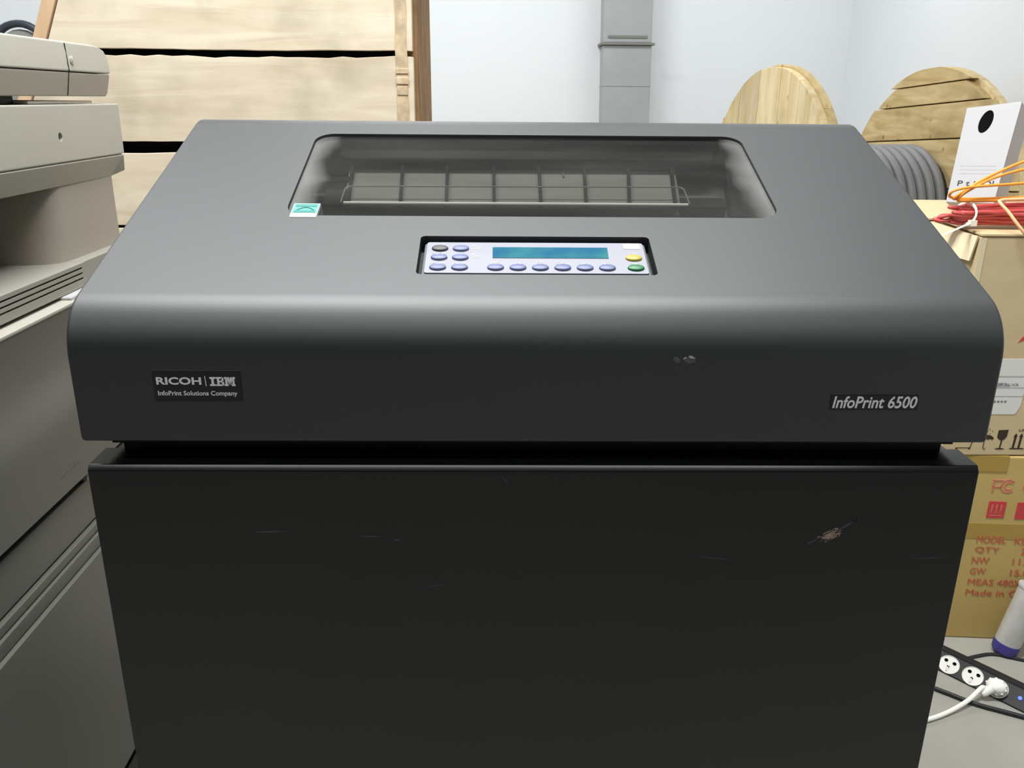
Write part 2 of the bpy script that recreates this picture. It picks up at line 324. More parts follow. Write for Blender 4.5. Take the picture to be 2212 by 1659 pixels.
# cover: side outline with bullnose front edge and softly rounded crest
prof = [(0.0, 0.822)]
Rn = 0.046; tl = Rn*math.tan((math.pi/2-SL)/2); zc = Z0-tl
for i in range(17):
    a = math.pi - (math.pi/2 - SL)*i/16
    prof.append((Rn + Rn*math.cos(a), zc + Rn*math.sin(a)))
Rc = 0.05; ys = 0.322; zs = Z0+0.385*ys; cyc, czc = ys+Rc*SN, zs-Rc*CS
for i in range(9):
    a = math.pi/2 + SL - (SL+0.05)*i/8
    prof.append((cyc+Rc*math.cos(a), czc+Rc*math.sin(a)))
ye, ze = prof[-1]
prof += [(0.70, ze-0.05*(0.70-ye)), (0.72, ze-0.05*(0.70-ye)-0.02), (0.72, 0.822)]
mb = MB(); mb.prism(prof, lambda y, z: Vector((-HW, y, z)), lambda y, z: Vector((HW, y, z)))
inv = ROOT[PR.name].inverted()
WX, WS0, WS1 = 0.2145, 0.1515, 0.3215
c1 = MB(); plate(c1, rrect(-WX, WX, WS0, WS1, 0.018), slope, -0.03, 0.02)
cav = [(slope(0, .125, -.009).y, slope(0, .125, -.009).z), (slope(0, .325, -.009).y, slope(0, .325, -.009).z), (0.40, 1.031), (0.42, 0.96), (slope(0, .40, -.12).y, slope(0, .40, -.12).z), (slope(0, .125, -.085).y, slope(0, .125, -.085).z)]
c2 = MB(); c2.prism(cav, lambda y, z: Vector((-0.27, y, z)), lambda y, z: Vector((0.27, y, z)))
c3 = MB(); plate(c3, rrect(-0.0945, 0.0945, 0.0592, 0.1178, 0.004), slope, -0.012, 0.02)
cuts = [cutter(c1, inv), cutter(c2, inv), cutter(c3, inv)]
mb.build('cover', CHAR, PR, bevel=0.0035, seg=3, cut=cuts, ang=28); drop(cuts)
# rounded lip around the window opening
# body behind and below
MB().box(-0.338, 0.338, 0.034, 0.715, 0.0, 0.8015).build('cabinet', DOORM, PR, bevel=0.003)
m = MB(); m.box(-0.330, 0.330, 0.036, 0.70, 0.8015, 0.809); m.box(-0.336, 0.336, 0.030, 0.70, 0.809, 0.8125); m.box(-0.3395, 0.3395, 0.026, 0.71, 0.8125, 0.8235)
m.build('lid_gasket', BLACK, PR)
m = MB(); m.prism([(0.0024, 0.02), (0.0024, 0.7971), (0.0056, 0.8015), (0.036, 0.8023), (0.036, 0.02)], lambda y, z: Vector((-HW, y, z)), lambda y, z: Vector((HW, y, z))); m.build('door', DOORM, PR, bevel=0.0006, seg=1)
# window pane
m = MB(); plate(m, rrect(-WX+0.0006, WX-0.0006, WS0+0.0006, WS1-0.0006, 0.0175), slope, -0.0055, -0.0025); m.build('window_pane', GLASS, PR, smooth=False)
# what shows through the pane
m = MB(); plate(m, [(-0.262, 0.135), (0.262, 0.135), (0.262, 0.36), (-0.262, 0.36)], slope, -0.0500, -0.046); m.build('inner_tray', INNER, PR, smooth=False)
m = MB(); plate(m, [(-0.1770, 0.2240), (0.1435, 0.2240), (0.1530, 0.336), (-0.1852, 0.336)], slope, -0.0310, -0.0280); m.build('paper_guide', GUIDE, PR, bevel=0.001)
for xa, xb in ((-0.1720, -0.1800), (-0.1225, -0.1298), (-0.0795, -0.0835), (-0.0345, -0.0361), (0.0095, 0.0105), (0.0520, 0.0577), (0.0923, 0.1045), (0.1360, 0.1480)):
    m = MB(); plate(m, [(xa-0.0014, 0.212), (xa+0.0014, 0.212), (xb+0.0014, 0.330), (xb-0.0014, 0.330)], slope, -0.0278, -0.0215); m.build('guide_rib', INDARK, PR, bevel=0.0005)
m = MB(); plate(m, [(0.0335, 0.283), (0.0355, 0.283), (0.0365, 0.3249), (0.0345, 0.3249)], slope, -0.0279, -0.0268); m.build('guide_mark', INNER, PR, smooth=False)
m = MB(); m.tube([slope(-0.174, 0.2092, -0.0185), slope(0.146, 0.2092, -0.0185)], 0.0016, 8); m.build('guide_bar', BARM, PR)
m = MB(); m.tube([slope(-0.176, 0.2070, -0.0165)] + [slope(-0.1764+0.006*(1-math.cos(a)), 0.2350+0.006*math.sin(a), -0.0175) for a in (0, .4, .8, 1.2, 1.57)] + [slope(0.1471-0.006*(1-math.cos(a)), 0.2370+0.006*math.sin(a), -0.0175) for a in (1.57, 1.2, .8, .4, 0)] + [slope(0.1467, 0.2070, -0.0165)], 0.0008, 6)
m.build('wire_bail', STEEL, PR)
m = MB(); plate(m, rrect(-0.193, 0.190, 0.2965, 0.340, 0.015), slope, -0.0265, -0.0140); m.build('reflection_bar', INDARK, PR, bevel=0.004)  # dark bar stands in for a band reflected in the pane
m = MB(); plate(m, [(0.1855, 0.198), (0.2015, 0.198), (0.2255, 0.345), (0.2075, 0.345)], slope, -0.040, -0.024); m.build('ribbon_bracket', INDARK, PR, bevel=0.001)
m = MB(); plate(m, [(0.2080, 0.278), (0.2285, 0.278), (0.2285, 0.290), (0.2080, 0.290)], slope, -0.040, -0.026); m.build('ribbon_bracket', INDARK, PR, bevel=0.001)
m = MB(); plate(m, [(0.1440, 0.2240), (0.1870, 0.2240), (0.1870, 0.2430), (0.1440, 0.2430)], slope, -0.040, -0.028); m.build('ribbon_bracket', INDARK, PR, bevel=0.001)
m = MB(); plate(m, [(-0.222, 0.2700), (-0.1790, 0.2700), (-0.1790, 0.2795), (-0.222, 0.2795)], slope, -0.040, -0.026); m.build('ribbon_bracket', INDARK, PR, bevel=0.001)
m = MB(); plate(m, [(-0.1985, 0.2250), (-0.1745, 0.2250), (-0.1770, 0.2560), (-0.1985, 0.2560)], slope, -0.040, -0.028); m.build('ribbon_bracket', INDARK, PR, bevel=0.001)
m = MB(); plate(m, [(-0.2190, 0.2240), (-0.2100, 0.2240), (-0.2130, 0.2560), (-0.2190, 0.2560)], slope, -0.040, -0.028); m.build('ribbon_bracket', INDARK, PR, bevel=0.001)
# energy sticker lying on the pane's lower left corner
m = MB(); plate(m, [(-0.2095, 0.148), (-0.1865, 0.148), (-0.1865, 0.1725), (-0.2095, 0.1725)], slope, -0.0024, 0.0003); stk = m.build('sticker', STICK, PR, smooth=False, label='white and teal sticker')
m = MB(); plate(m, [(-0.2085, 0.1555), (-0.1875, 0.1555), (-0.1875, 0.1712), (-0.2085, 0.1712)], slope, 0.0003, 0.0005); m.build('sticker_print', TEALL, stk, smooth=False)
m = MB(); plate(m, [(-0.207, 0.166), (-0.189, 0.166), (-0.189, 0.170), (-0.207, 0.170)], slope, 0.0005, 0.0007); plate(m, [(-0.207, 0.157), (-0.189, 0.157), (-0.189, 0.1595), (-0.207, 0.1595)], slope, 0.0005, 0.0007)
m.tube([slope(-0.205+0.0145*i/10, 0.1600+0.0045*math.sin(math.pi*i/10), 0.0006) for i in range(11)], 0.0005, 5); m.build('sticker_print', TEAL, stk, smooth=False)
# control panel
m = MB(); plate(m, rrect(-0.0942, 0.0942, 0.0595, 0.1175, 0.0038), slope, -0.0120, -0.0114); m.build('recess_shade_plate', BLACK, PR, smooth=False)  # black sheet puts the shade of the gap around the panel into colour
m = MB(); plate(m, rrect(-0.0910, 0.0910, 0.0638, 0.1132, 0.003), slope, -0.0114, -0.004); cp = m.build('control_panel', PLRIM, PR, bevel=0.0012)
def pan(x, s, h=0.0): return slope(x, s, -0.004+h)
m = MB(); plate(m, rrect(-0.0888, 0.0888, 0.0658, 0.1126, 0.0022), pan, 0.0, 0.0012); m.build('overlay', PLATE, cp, bevel=0.0003)
m = MB(); plate(m, [(-0.035, 0.0880), (0.0587, 0.0880), (0.0590, 0.1045), (-0.035, 0.1045)], pan, 0.0012, 0.0016); m.build('display', LCD, cp, smooth=False)
m = MB(); plate(m, rrect(0.0725, 0.0860, 0.1025, 0.1110, 0.001), pan, 0.0012, 0.0015); m.build('badge', INKW, cp, smooth=False)
keys = [(-0.078, 0.102, GREYK, 'dark grey key'), (-0.061, 0.102, BLUE, None), (-0.078, 0.0882, BLUE, None), (-0.061, 0.0882, BLUE, None), (-0.0783, 0.0733, BLUE, None), (-0.0610, 0.0733, BLUE, None)]
keys += [(-0.0325+0.01775*i, 0.0734, BLUE, None) for i in range(6)] + [(0.0790, 0.0882, YELL, 'yellow key'), (0.0790, 0.0735, GREEN, 'green key')]
for kx, ks, km, kl in keys:
    m = MB(); m.lathe([(1.0, 0.0012), (1.0, 0.0020), (0.93, 0.0026), (0.75, 0.0030), (0.4, 0.0033), (0.05, 0.0034)], lambda r, a, h: pan(kx+0.0067*r*math.cos(a), ks+0.0044*r*math.sin(a), h), 28)
    m.build('key', km, cp, ang=60, label=kl)
m = MB()
for s_, x0, x1, z0 in (('STOP', -0.082, -0.074, 0.1078), ('SCROLL', -0.084, -0.0725, 0.0938), ('RETURN', -0.085, -0.0725, 0.0790), ('ENTER', -0.066, -0.056, 0.0790),
    ('LINE', -0.0355, -0.0295, 0.0812), ('FEED', -0.0358, -0.0290, 0.0788), ('VIEW', -0.018, -0.012, 0.0790), ('FORM', 0.000, 0.0062, 0.0812), ('FEED', 0.000, 0.0062, 0.0788),
    ('SET TOP', 0.0160, 0.0254, 0.0812), ('OF FORM', 0.0155, 0.0260, 0.0788), ('CANCEL', 0.0338, 0.0430, 0.0788), ('EJECT', 0.0528, 0.0598, 0.0788), ('STOP', 0.0745, 0.0808, 0.0938), ('START', 0.0752, 0.0826, 0.0790)):
    text(m, s_, x0, x1, z0, z0+0.0018, pan, 0.0002, 0.012, lift=0.0012)
for sz in (0.1068, 0.0932):
    plate(m, ell(-0.0505, sz, 0.0010, 0.0010, 12), pan, 0.0012, 0.0014)
    for k, ww in ((0.0026, 0.0075), (0.0046, 0.0070)): 
        for q in range(7): plate(m, [(-0.0515+ww*q/7, sz-k-0.0005), (-0.0515+ww*(q+0.7)/7, sz-k-0.0005), (-0.0515+ww*(q+0.7)/7, sz-k+0.0005), (-0.0515+ww*q/7, sz-k+0.0005)], pan, 0.0012, 0.0014)
m.build('key_lettering', INKW, cp, smooth=False)
# name plates
m = MB(); plate(m, [(-0.2845, 0.8551), (-0.2198, 0.8551), (-0.2198, 0.8785), (-0.2845, 0.8785)], front, -0.001, 0.0006); n1 = m.build('nameplate', NAMEP, PR, bevel=0.0002, label='black nameplate with silver maker names')
T = 0.0006
m = MB(); text(m, 'RICOH', -0.2818, -0.2488, 0.8683, 0.8741, front, 0.0003, 0.028, lift=T)
plate(m, [(-0.2457, 0.8672), (-0.2452, 0.8672), (-0.2456, 0.8750), (-0.2461, 0.8750)], front, T, T+0.0003)
text(m, 'InfoPrint Solutions Company', -0.2815, -0.2232, 0.8588, 0.8635, front, 0.0003, 0.012, lift=T)
def bar(a, b, c, d): plate(m, [(a, c), (b, c), (b, d), (a, d)], front, T, T+0.0003)
bx0, bz0, bz1 = -0.2425, 0.8674, 0.8743; hh = bz1-bz0
def IB(u0, u1, v0, v1): bar(bx0+u0*0.0187, bx0+u1*0.0187, bz0+v0*hh, bz0+v1*hh)
IB(0, .225, .80, 1); IB(0, .225, 0, .20); IB(.065, .16, .20, .80)
IB(.245, .50, .82, 1); IB(.245, .50, 0, .18); IB(.29, .375, .18, .82); IB(.375, .50, .41, .59); IB(.46, .545, .56, .93); IB(.47, .555, .07, .45)
IB(.575, .70, .80, 1); IB(.875, 1, .80, 1); IB(.575, .72, 0, .20); IB(.855, 1, 0, .20); IB(.61, .69, .2, .8); IB(.885, .965, .2, .8)
for sgn in (1, -1):
    cx = 0.7875
    plate(m, [(bx0+(cx-sgn*.115)*0.0187, bz1), (bx0+(cx-sgn*.02)*0.0187, bz1-.02*hh), (bx0+(cx+sgn*.03)*0.0187, bz0+.05*hh), (bx0+(cx-sgn*.03)*0.0187, bz0+.05*hh)], front, T, T+0.0003)
m.build('lettering', INKS, n1, smooth=False)
m = MB(); plate(m, [(0.2195, 0.8496), (0.2862, 0.8496), (0.2855, 0.8618), (0.2195, 0.8618)], front, -0.001, 0.0006); n2 = m.build('nameplate', NAMEP, PR, bevel=0.0002, label='black nameplate with silver slanted lettering')
m = MB(); text(m, 'InfoPrint 6500', 0.2212, 0.2848, 0.8512, 0.8608, front, 0.0003, 0.016, 0.15, lift=T); m.build('lettering', INKS, n2, smooth=False)
for (a, b, z) in ((-0.2848, -0.2195, 0.8788), (0.2193, 0.2856, 0.8621)):
    m = MB(); plate(m, [(a, z), (b, z), (b, z+0.0004), (a, z+0.0004)], front, 0.0, 0.0002); m.build('plate_edge', CHIPD, PR, smooth=False)
# wear: chips in the cover front, scrape and scratches on the door
rnd = random.Random(3)
m = MB(); plate(m, offset_poly(ell(0.1013, 0.8888, 0.0030, 0.0020, 14, -0.6), rnd, .0003), front, -0.001, 0.00012); plate(m, offset_poly(ell(0.1105, 0.8885, 0.0050, 0.0024, 16, -0.2), rnd, .0003), front, -0.001, 0.00011); m.build('chip_mark', CHIPD, PR, smooth=False)
m = MB(); plate(m, offset_poly(ell(0.1125, 0.8905, 0.0026, 0.0009, 12, -0.35), rnd, .0002), front, -0.001, 0.00016); plate(m, offset_poly(ell(0.1075, 0.8900, 0.0013, 0.0006, 10, 0.5), rnd, .0002), front, -0.001, 0.00016); m.build('chip_mark', CHIP, PR, smooth=False)
m = MB()
for k in range(95):
    q = rnd.gauss(0, 1); p = rnd.gauss(0, 1); q = max(-1.8, min(1.8, q)); p = max(-1.6, min(1.6, p))
    a = 0.2345+0.0043*q-0.0012*p; z = 0.7412+0.0022*q+0.0021*p; l = rnd.uniform(.0008, .0032)*(1.5-abs(q)*.5); w_ = rnd.uniform(.0002, .0006)
    plate(m, [(a, z), (a+l, z+l*.5), (a+l-w_*.4, z+l*.5+w_), (a-w_*.4, z+w_)], doorf, -0.001, 0.00012+0.0000008*k)
plate(m, offset_poly([(0.2290, 0.7390), (0.2330, 0.7425), (0.2380, 0.7446), (0.2395, 0.7425), (0.2370, 0.7395), (0.2330, 0.7384)], rnd, .0006), doorf, -0.001, 0.00011)
m.build('scrape_mark', RUB, PR, smooth=False)
def scratch(x0, z0, x1, z1, wd, n=5):
    m = MB()
    d = Vector((x1-x0, z1-z0)); q = Vector((-d.y, d.x)).normalized()
    pts = [(x0+d.x*i/n+q.x*wd*math.sin(math.pi*i/n), z0+d.y*i/n+q.y*wd*math.sin(math.pi*i/n)) for i in range(n+1)]
    pts += [(x0+d.x*i/n-q.x*wd*math.sin(math.pi*i/n), z0+d.y*i/n-q.y*wd*math.sin(math.pi*i/n)) for i in range(n-1, 0, -1)]
    plate(m, pts, doorf, -0.001, 0.00012); m.build('scratch', SCR, PR, smooth=False)
scratch(0.2385, 0.7450, 0.2580, 0.7575, .0008); scratch(0.217, 0.733, 0.226, 0.739, .0007); scratch(0.250, 0.7515, 0.2565, 0.7568, .0006)
scratch(-0.0270, 0.7935, -0.0218, 0.7845, .0003); scratch(-0.222, 0.7445, -0.197, 0.7450, .0007); scratch(-0.140, 0.741, -0.122, 0.7402, .0005); scratch(0.130, 0.7225, 0.158, 0.7195, .0003)
scratch(-0.088, 0.694, -0.070, 0.698, .0003); scratch(-0.113, 0.7375, -0.107, 0.7372, .0006); scratch(0.30, 0.720, 0.335, 0.7222, .0003)

# ================================================================== copier on the left
th = math.atan2(0.018, 1.0)
def cw(u, z, h=0.0):   # u runs away along its side, h stands out towards the printer
    return Vector((-0.62 - math.sin(th)*u + math.cos(th)*h, 0.45 + math.cos(th)*u + math.sin(th)*h, z))
CO = thing('photocopier', 'beige office photocopier standing left of the charcoal printer', 'copier', (-0.9, 0.2, 0), th)
UN, DP = -0.55, -0.56
def slab(mb, pts, back=DP, out=lambda z: 0.0):
    return mb.prism(pts, lambda u, z: cw(u, z, back), lambda u, z: cw(u, z, out(z)))
# document feeder with its pale cap and taupe underside
cap = [(UN, 1.1005), (0.338, 1.1005), (0.337, 1.112), (0.333, 1.124), (0.325, 1.133), (0.312, 1.1385), (0.300, 1.1395), (UN, 1.1395)]
m = MB(); slab(m, cap, out=lambda z: -0.004 if z > 1.137 else 0.0); fd = m.build('document_feeder', BEIGE, CO, bevel=0.003)
m = MB(); slab(m, [(UN, 1.068), (0.326, 1.068), (0.333, 1.072), (0.336, 1.0995), (UN, 1.0995)], out=lambda z: -0.007 if z < 1.08 else -0.001); m.build('feeder_base', BEIGED, CO, bevel=0.002)
m = MB(); m.tube([cw(0.2015, 1.137, -0.001), cw(0.2015, 1.1005, 0.0002)], 0.0006, 6); m.tube([cw(0.2015, 1.099, -0.0008), cw(0.2015, 1.069, -0.0068)], 0.0006, 6); m.build('panel_seam', INDARK, CO)
def knob(u, z, r, h, nm, mt, par): 
    m = MB(); m.lathe([(r, -0.003), (r, h*0.4), (r*0.7, h*0.8), (r*0.2, h)], lambda rr, a, hh: cw(u+rr*math.cos(a), z+rr*math.sin(a), hh), 20); return m.build(nm, mt, par, ang=60)
knob(0.214, 1.1155, 0.0052, 0.002, 'screw', STEEL, fd)
m = MB(); m.box(0, 0, 0, 0, 0, 0) if False else None
slab(m, [(UN, 1.0585), (0.10, 1.0585), (0.10, 1.0685), (UN, 1.0685)], out=lambda z: -0.03); m.build('feeder_hinge', BLACK, CO)
m = MB(); slab(m, [(0.10, 1.0585), (0.285, 1.0585), (0.285, 1.062), (0.10, 1.062)], out=lambda z: -0.012); m.build('platen_rim', BEIGED, CO, label='taupe platen rim')
c = MB(); c.lathe([(0.0058, -0.006), (0.0058, 0.01)], lambda rr, a, hh: cw(0.147+rr*math.cos(a), 1.016+rr*math.sin(a), hh), 24)
ct = cutter(c, ROOT[CO.name].inverted())
m = MB(); slab(m, [(UN, 0.9825), (0.349, 0.9825), (0.351, 1.0575), (UN, 1.0575)]); sb = m.build('scanner_body', BEIGE, CO, bevel=0.0025, cut=[ct]); drop([ct])
m = MB(); m.lathe([(0.0050, -0.0075), (0.0050, -0.0045), (0.002, -0.004)], lambda rr, a, hh: cw(0.147+rr*math.cos(a), 1.016+rr*math.sin(a), hh), 20); m.build('screw', BEIGED, sb)
m = MB(); slab(m, [(UN, 0.9805), (0.345, 0.9805), (0.345, 0.9835), (UN, 0.9835)], out=lambda z: -0.0035); m.build('groove', BEIGED, CO)
m = MB(); slab(m, [(UN, 0.950), (0.322, 0.950), (0.342, 0.957), (0.345, 0.981), (UN, 0.981)], out=lambda z: -0.014 if z < 0.953 else 0.0); m.build('scanner_skirt', BEIGE, CO, bevel=0.0015)
# upper side panel, with the deeper paper exit beside it
m = MB(); m.prism([(0.112, -0.15), (0.112, -0.06), (0.118, -0.035), (0.130, -0.020), (0.150, -0.0145), (0.318, -0.013), (0.318, -0.15)], lambda u, h: cw(u, 0.842, h), lambda u, h: cw(u, 0.951, h)); m.build('side_panel', BEIGED, CO, ang=50)
m = MB(); slab(m, [(UN, 0.842), (0.14, 0.842), (0.14, 0.951), (UN, 0.951)], out=lambda z: -0.10); slab(m, [(0.14, 0.842), (0.31, 0.842), (0.31, 0.951), (0.14, 0.951)], out=lambda z: -0.14); m.build('paper_exit', BEIGED, CO)
# vent panel with three slots
cs = MB()
for zz in (0.8405, 0.8335, 0.8265): slab(cs, [(UN-.1, zz-0.0013), (0.131, zz-0.0013), (0.133, zz), (0.131, zz+0.0013), (UN-.1, zz+0.0013)], back=-0.004, out=lambda z: 0.03)
ct = cutter(cs, ROOT[CO.name].inverted())
m = MB(); slab(m, [(UN, 0.8145), (0.142, 0.8145), (0.142, 0.8475), (UN, 0.8475)], out=lambda z: 0.008); vp = m.build('vent_panel', BEIGEV, CO, bevel=0.0012, cut=[ct]); drop([ct])
m = MB(); slab(m, [(UN, 0.8235), (0.130, 0.8235), (0.130, 0.8440), (UN, 0.8440)], out=lambda z: -0.002); m.build('vent_slots', INDARK, vp)
m = MB(); slab(m, [(0.1435, 0.8145), (0.318, 0.8145), (0.318, 0.8475), (0.1435, 0.8475)], out=lambda z: 0.006); m.build('corner_panel', BEIGEV, CO, bevel=0.0012)
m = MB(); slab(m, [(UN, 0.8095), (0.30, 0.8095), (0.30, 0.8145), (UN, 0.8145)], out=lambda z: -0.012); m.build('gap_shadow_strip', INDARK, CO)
m = MB(); slab(m, [(0.064, 0.8093), (0.17, 0.8093), (0.17, 0.8140), (0.064, 0.8140)], back=-0.02, out=lambda z: 0.020); m.build('door_catch', WHITE, CO, bevel=0.002)
# front door with a gentle bulge
m = MB(); dprof = [(-0.03, 0.565), (0.010, 0.565), (0.0165, 0.569), (0.0185, 0.600), (0.0225, 0.645), (0.0245, 0.665), (0.0235, 0.685), (0.0195, 0.705), (0.0160, 0.725), (0.0155, 0.745), (0.0185, 0.775), (0.0240, 0.800), (0.0255, 0.807), (0.0245, 0.8095), (-0.03, 0.8095)]
m.prism(dprof, lambda h, z: cw(UN, z, h), lambda h, z: cw(0.30, z, h)); dr = m.build('side_door', GREYC, CO, bevel=0.001, ang=20)
m = MB(); slab(m, [(UN, 0.8055), (0.301, 0.8055), (0.301, 0.8099), (UN, 0.8099)], out=lambda z: 0.0264); m.build('door_top_edge', BEIGE, dr, bevel=0.001)
m = MB()
for i in range(12):
    for j in range(3): m.lathe([(0.0009, 0.014), (0.0009, 0.0188), (0.0003, 0.0192)], lambda rr, a, hh: cw(-0.035+0.0045*i+rr*math.cos(a), 0.598+0.006*j+rr*math.sin(a), hh), 6)
m.build('grip_dots', GREYC, dr)
def drawer(z0, z1, h, nm='paper_drawer', mt=GREYC): 
    m = MB(); slab(m, [(UN, z0), (0.30, z0), (0.30, z1), (UN, z1)], back=-0.05, out=lambda z: h); return m.build(nm, mt, CO, bevel=0.0018)
drawer(0.489, 0.553, 0.006); 
d2 = drawer(0.474, 0.4865, 0.012); m = MB(); slab(m, [(UN, 0.4540), (0.30, 0.4540), (0.30, 0.4728), (UN, 0.4728)], back=-0.05, out=lambda z: 0.016); m.build('drawer_grip', GREYC, d2, bevel=0.0018)
drawer(0.10, 0.4530, 0.022)
m = MB(); slab(m, [(UN+.01, 0.04), (0.29, 0.04), (0.29, 0.842), (UN+.01, 0.842)], out=lambda z: -0.045); m.build('chassis', BEIGED, CO)
m = MB(); slab(m, [(0.045, 0.553), (0.14, 0.553), (0.14, 0.564), (0.045, 0.564)], back=-0.03, out=lambda z: 0.010); m.build('drawer_stop', WHITE, CO, bevel=0.001)
m = MB(); slab(m, [(UN, 0.0), (0.29, 0.0), (0.29, 0.10), (UN, 0.10)], out=lambda z: -0.03); m.build('plinth', INDARK, CO)

# ================================================================== wooden crate behind
CR = thing('wooden_crate', 'large rough pine plank crate standing behind the copier and the printer', 'crate', (-0.62, 1.75, 0))
def cfr(x, z, h=0.0): return Vector((x, 1.40-h, z))
def leftx(z): return -1.016 + (z-1.189)*0.43
rnd = random.Random(11)
zs = [(0.03, 0.235), (0.245, 0.43), (0.44, 0.60), (0.612, 0.775), (0.782, 0.9445), (0.970, 1.1555), (1.1665, 1.36), (1.37, 1.56)]
for k, (a, b) in enumerate(zs):
    n = 26; lo = []; hi = []
    for i in range(n+1):
        tt = i/n; zl = a; zh = b
        wav = 0.0015*math.sin(9*tt+k)+rnd.uniform(-.0012, .0012)
        if k == 5: zh = b - (0.010*max(0, 0.55-abs(tt-0.45)) if tt > .12 else .0) + rnd.uniform(-.0022, .0022)
        x = leftx(a if 0 else (a+b)/2)
        lo.append((tt, zl+wav*0.6)); hi.append((tt, zh+wav))
    pts = [(leftx(z)+(-0.222-rnd.uniform(0, .002)-leftx(z))*tt, z) for tt, z in lo] + [(leftx(z)+(-0.222-leftx(z))*tt, z) for tt, z in hi[::-1]]
    m = MB(); plate(m, pts, cfr, -0.024, 0.0); m.build('front_board', PINE, CR, bevel=0.0015)
# end wall on the right, seen edge on
for (y0, y1) in ((1.4245, 1.56), (1.562, 1.71), (1.712, 1.855)):
    m = MB(); m.box(-0.2475, -0.214-rnd.uniform(0, .006), y0, y1, 0.0, 1.58); m.build('end_board', PINED, CR, bevel=0.004)
m = MB(); m.box(-0.260, -0.221, 1.376, 1.3995, 0.0, 1.58); 
m = MB()
zz = [0.0+i*0.02 for i in range(80)]
pts = [(-0.2605+0.0012*math.sin(z*47), z) for z in zz] + [(-0.2355+0.0010*math.sin(z*61+1), z) for z in zz[::-1]]
plate(m, pts, cfr, 0.0002, 0.0022); st = m.build('strap', STRAPM, CR, label='tan metal strap')
m = MB(); plate(m, [(-0.2615, 1.098), (-0.234, 1.098), (-0.234, 1.112), (-0.2615, 1.112)], cfr, 0.0022, 0.0050); plate(m, [(-0.2615, 1.120), (-0.234, 1.120), (-0.234, 1.131), (-0.2615, 1.131)], cfr, 0.0022, 0.0045); plate(m, [(-0.260, 1.075), (-0.236, 1.075), (-0.236, 1.094), (-0.260, 1.094)], cfr, 0.0022, 0.004); m.build('buckle', STRAPM, st, bevel=0.001)
m = MB(); plate(m, [(leftx(0)-0.034, 0.0), (leftx(0)-0.003, 0.0), (leftx(1.58)-0.003, 1.58), (leftx(1.58)-0.034, 1.58)], cfr, -0.06, 0.004); m.build('batten', BATTEN, CR, bevel=0.003)
m = MB(); m.add([Vector((leftx(0)-.02, 1.46, 0.0)), Vector((-0.25, 1.43, 0.0)), Vector((-0.25, 1.85, 0.0)), Vector((leftx(0)-.02, 1.85, 0.0)), Vector((leftx(1.56)-.02, 1.46, 1.56)), Vector((-0.25, 1.43, 1.56)), Vector((-0.25, 1.85, 1.56)), Vector((leftx(1.56)-.02, 1.85, 1.56))], [(0,3,2,1),(4,5,6,7),(0,1,5,4),(1,2,6,5),(2,3,7,6),(3,0,4,7)])
m.build('inner_lining', INDARK, CR)

# hand truck: only the loop of its handle shows over the copier
HT = thing('hand_truck', 'dark looped tube handle with grey back panel behind the beige copier', 'hand truck', (-1.40, 2.0, 0))
m = MB(); arc = [Vector((-1.395-0.078, 2.0, 0.0)), Vector((-1.395-0.078, 2.0, 0.6)), Vector((-1.395-0.078, 2.0, 1.17))] + [Vector((-1.395-0.078*math.cos(a), 2.0, 1.182+0.078*math.sin(a))) for a in [math.pi*i/16 for i in range(17)]] + [Vector((-1.395+0.078, 2.0, 1.17)), Vector((-1.395+0.078, 2.0, 0.6)), Vector((-1.395+0.078, 2.0, 0.0))]
m.tube(arc, 0.0105, 10); m.build('handle_frame', DKBLUE, HT, ang=60)
m = MB(); m.prism([(-1.460, 0.25), (-1.330, 0.25), (-1.330, 1.185)] + [(-1.395+0.065*math.cos(a), 1.185+0.060*math.sin(a)) for a in [math.pi*i/10 for i in range(1, 10)]] + [(-1.460, 1.185)], lambda x, z: Vector((x, 2.004, z)), lambda x, z: Vector((x, 2.016, z))); m.build('back_panel', GPANEL, HT)
m = MB(); m.box(-1.50, -1.29, 1.99, 2.20, 0.0, 0.012); m.build('toe_plate', DKBLUE, HT)

# ================================================================== cable drum at the back right
PHI = math.radians(8.5); RD, LD = 0.6075, 0.70
CD = thing('cable_drum', 'pale wooden cable drum wound with grey cable against the white back corner', 'cable drum', (1.53, 3.25, 0))
ax = Vector((math.cos(PHI), math.sin(PHI), 0)); pv = Vector((-math.sin(PHI), math.cos(PHI), 0)); o0 = Vector((1.187, 3.20, RD))
def drum(d, a, z): return o0 + ax*d + pv*a + Vector((0, 0, z))
def disc_boards(d0, d1, vertical, cuts_, mt, nm, jag=0.0, seed=1, R=RD, gap=0.0025, tilt=0.0, ends=None):
    rr = random.Random(seed)
    for i in range(len(cuts_)-1):
        a0, a1 = cuts_[i]+gap, cuts_[i+1]-gap; pts = []
        n = 12
        rj = R - (rr.uniform(0, jag) if jag else 0) - (ends[i] if ends else 0)
        for k in range(n+1):
            a = a0+(a1-a0)*k/n; a = max(-rj+.0005, min(rj-.0005, a)); pts.append((a, math.sqrt(max(0, rj*rj-a*a))))
        pts += [(a, -b) for a, b in pts[::-1]]
        m = MB()
        if vertical: m.prism(pts, lambda a, b: drum(d0, a, b), lambda a, b: drum(d1, a, b))
        else: m.prism(pts, lambda a, b: drum(d0, b*math.cos(tilt)+a*math.sin(tilt), a*math.cos(tilt)-b*math.sin(tilt)), lambda a, b: drum(d1, b*math.cos(tilt)+a*math.sin(tilt), a*math.cos(tilt)-b*math.sin(tilt)))
        m.build(nm, mt, FL, bevel=0.002)
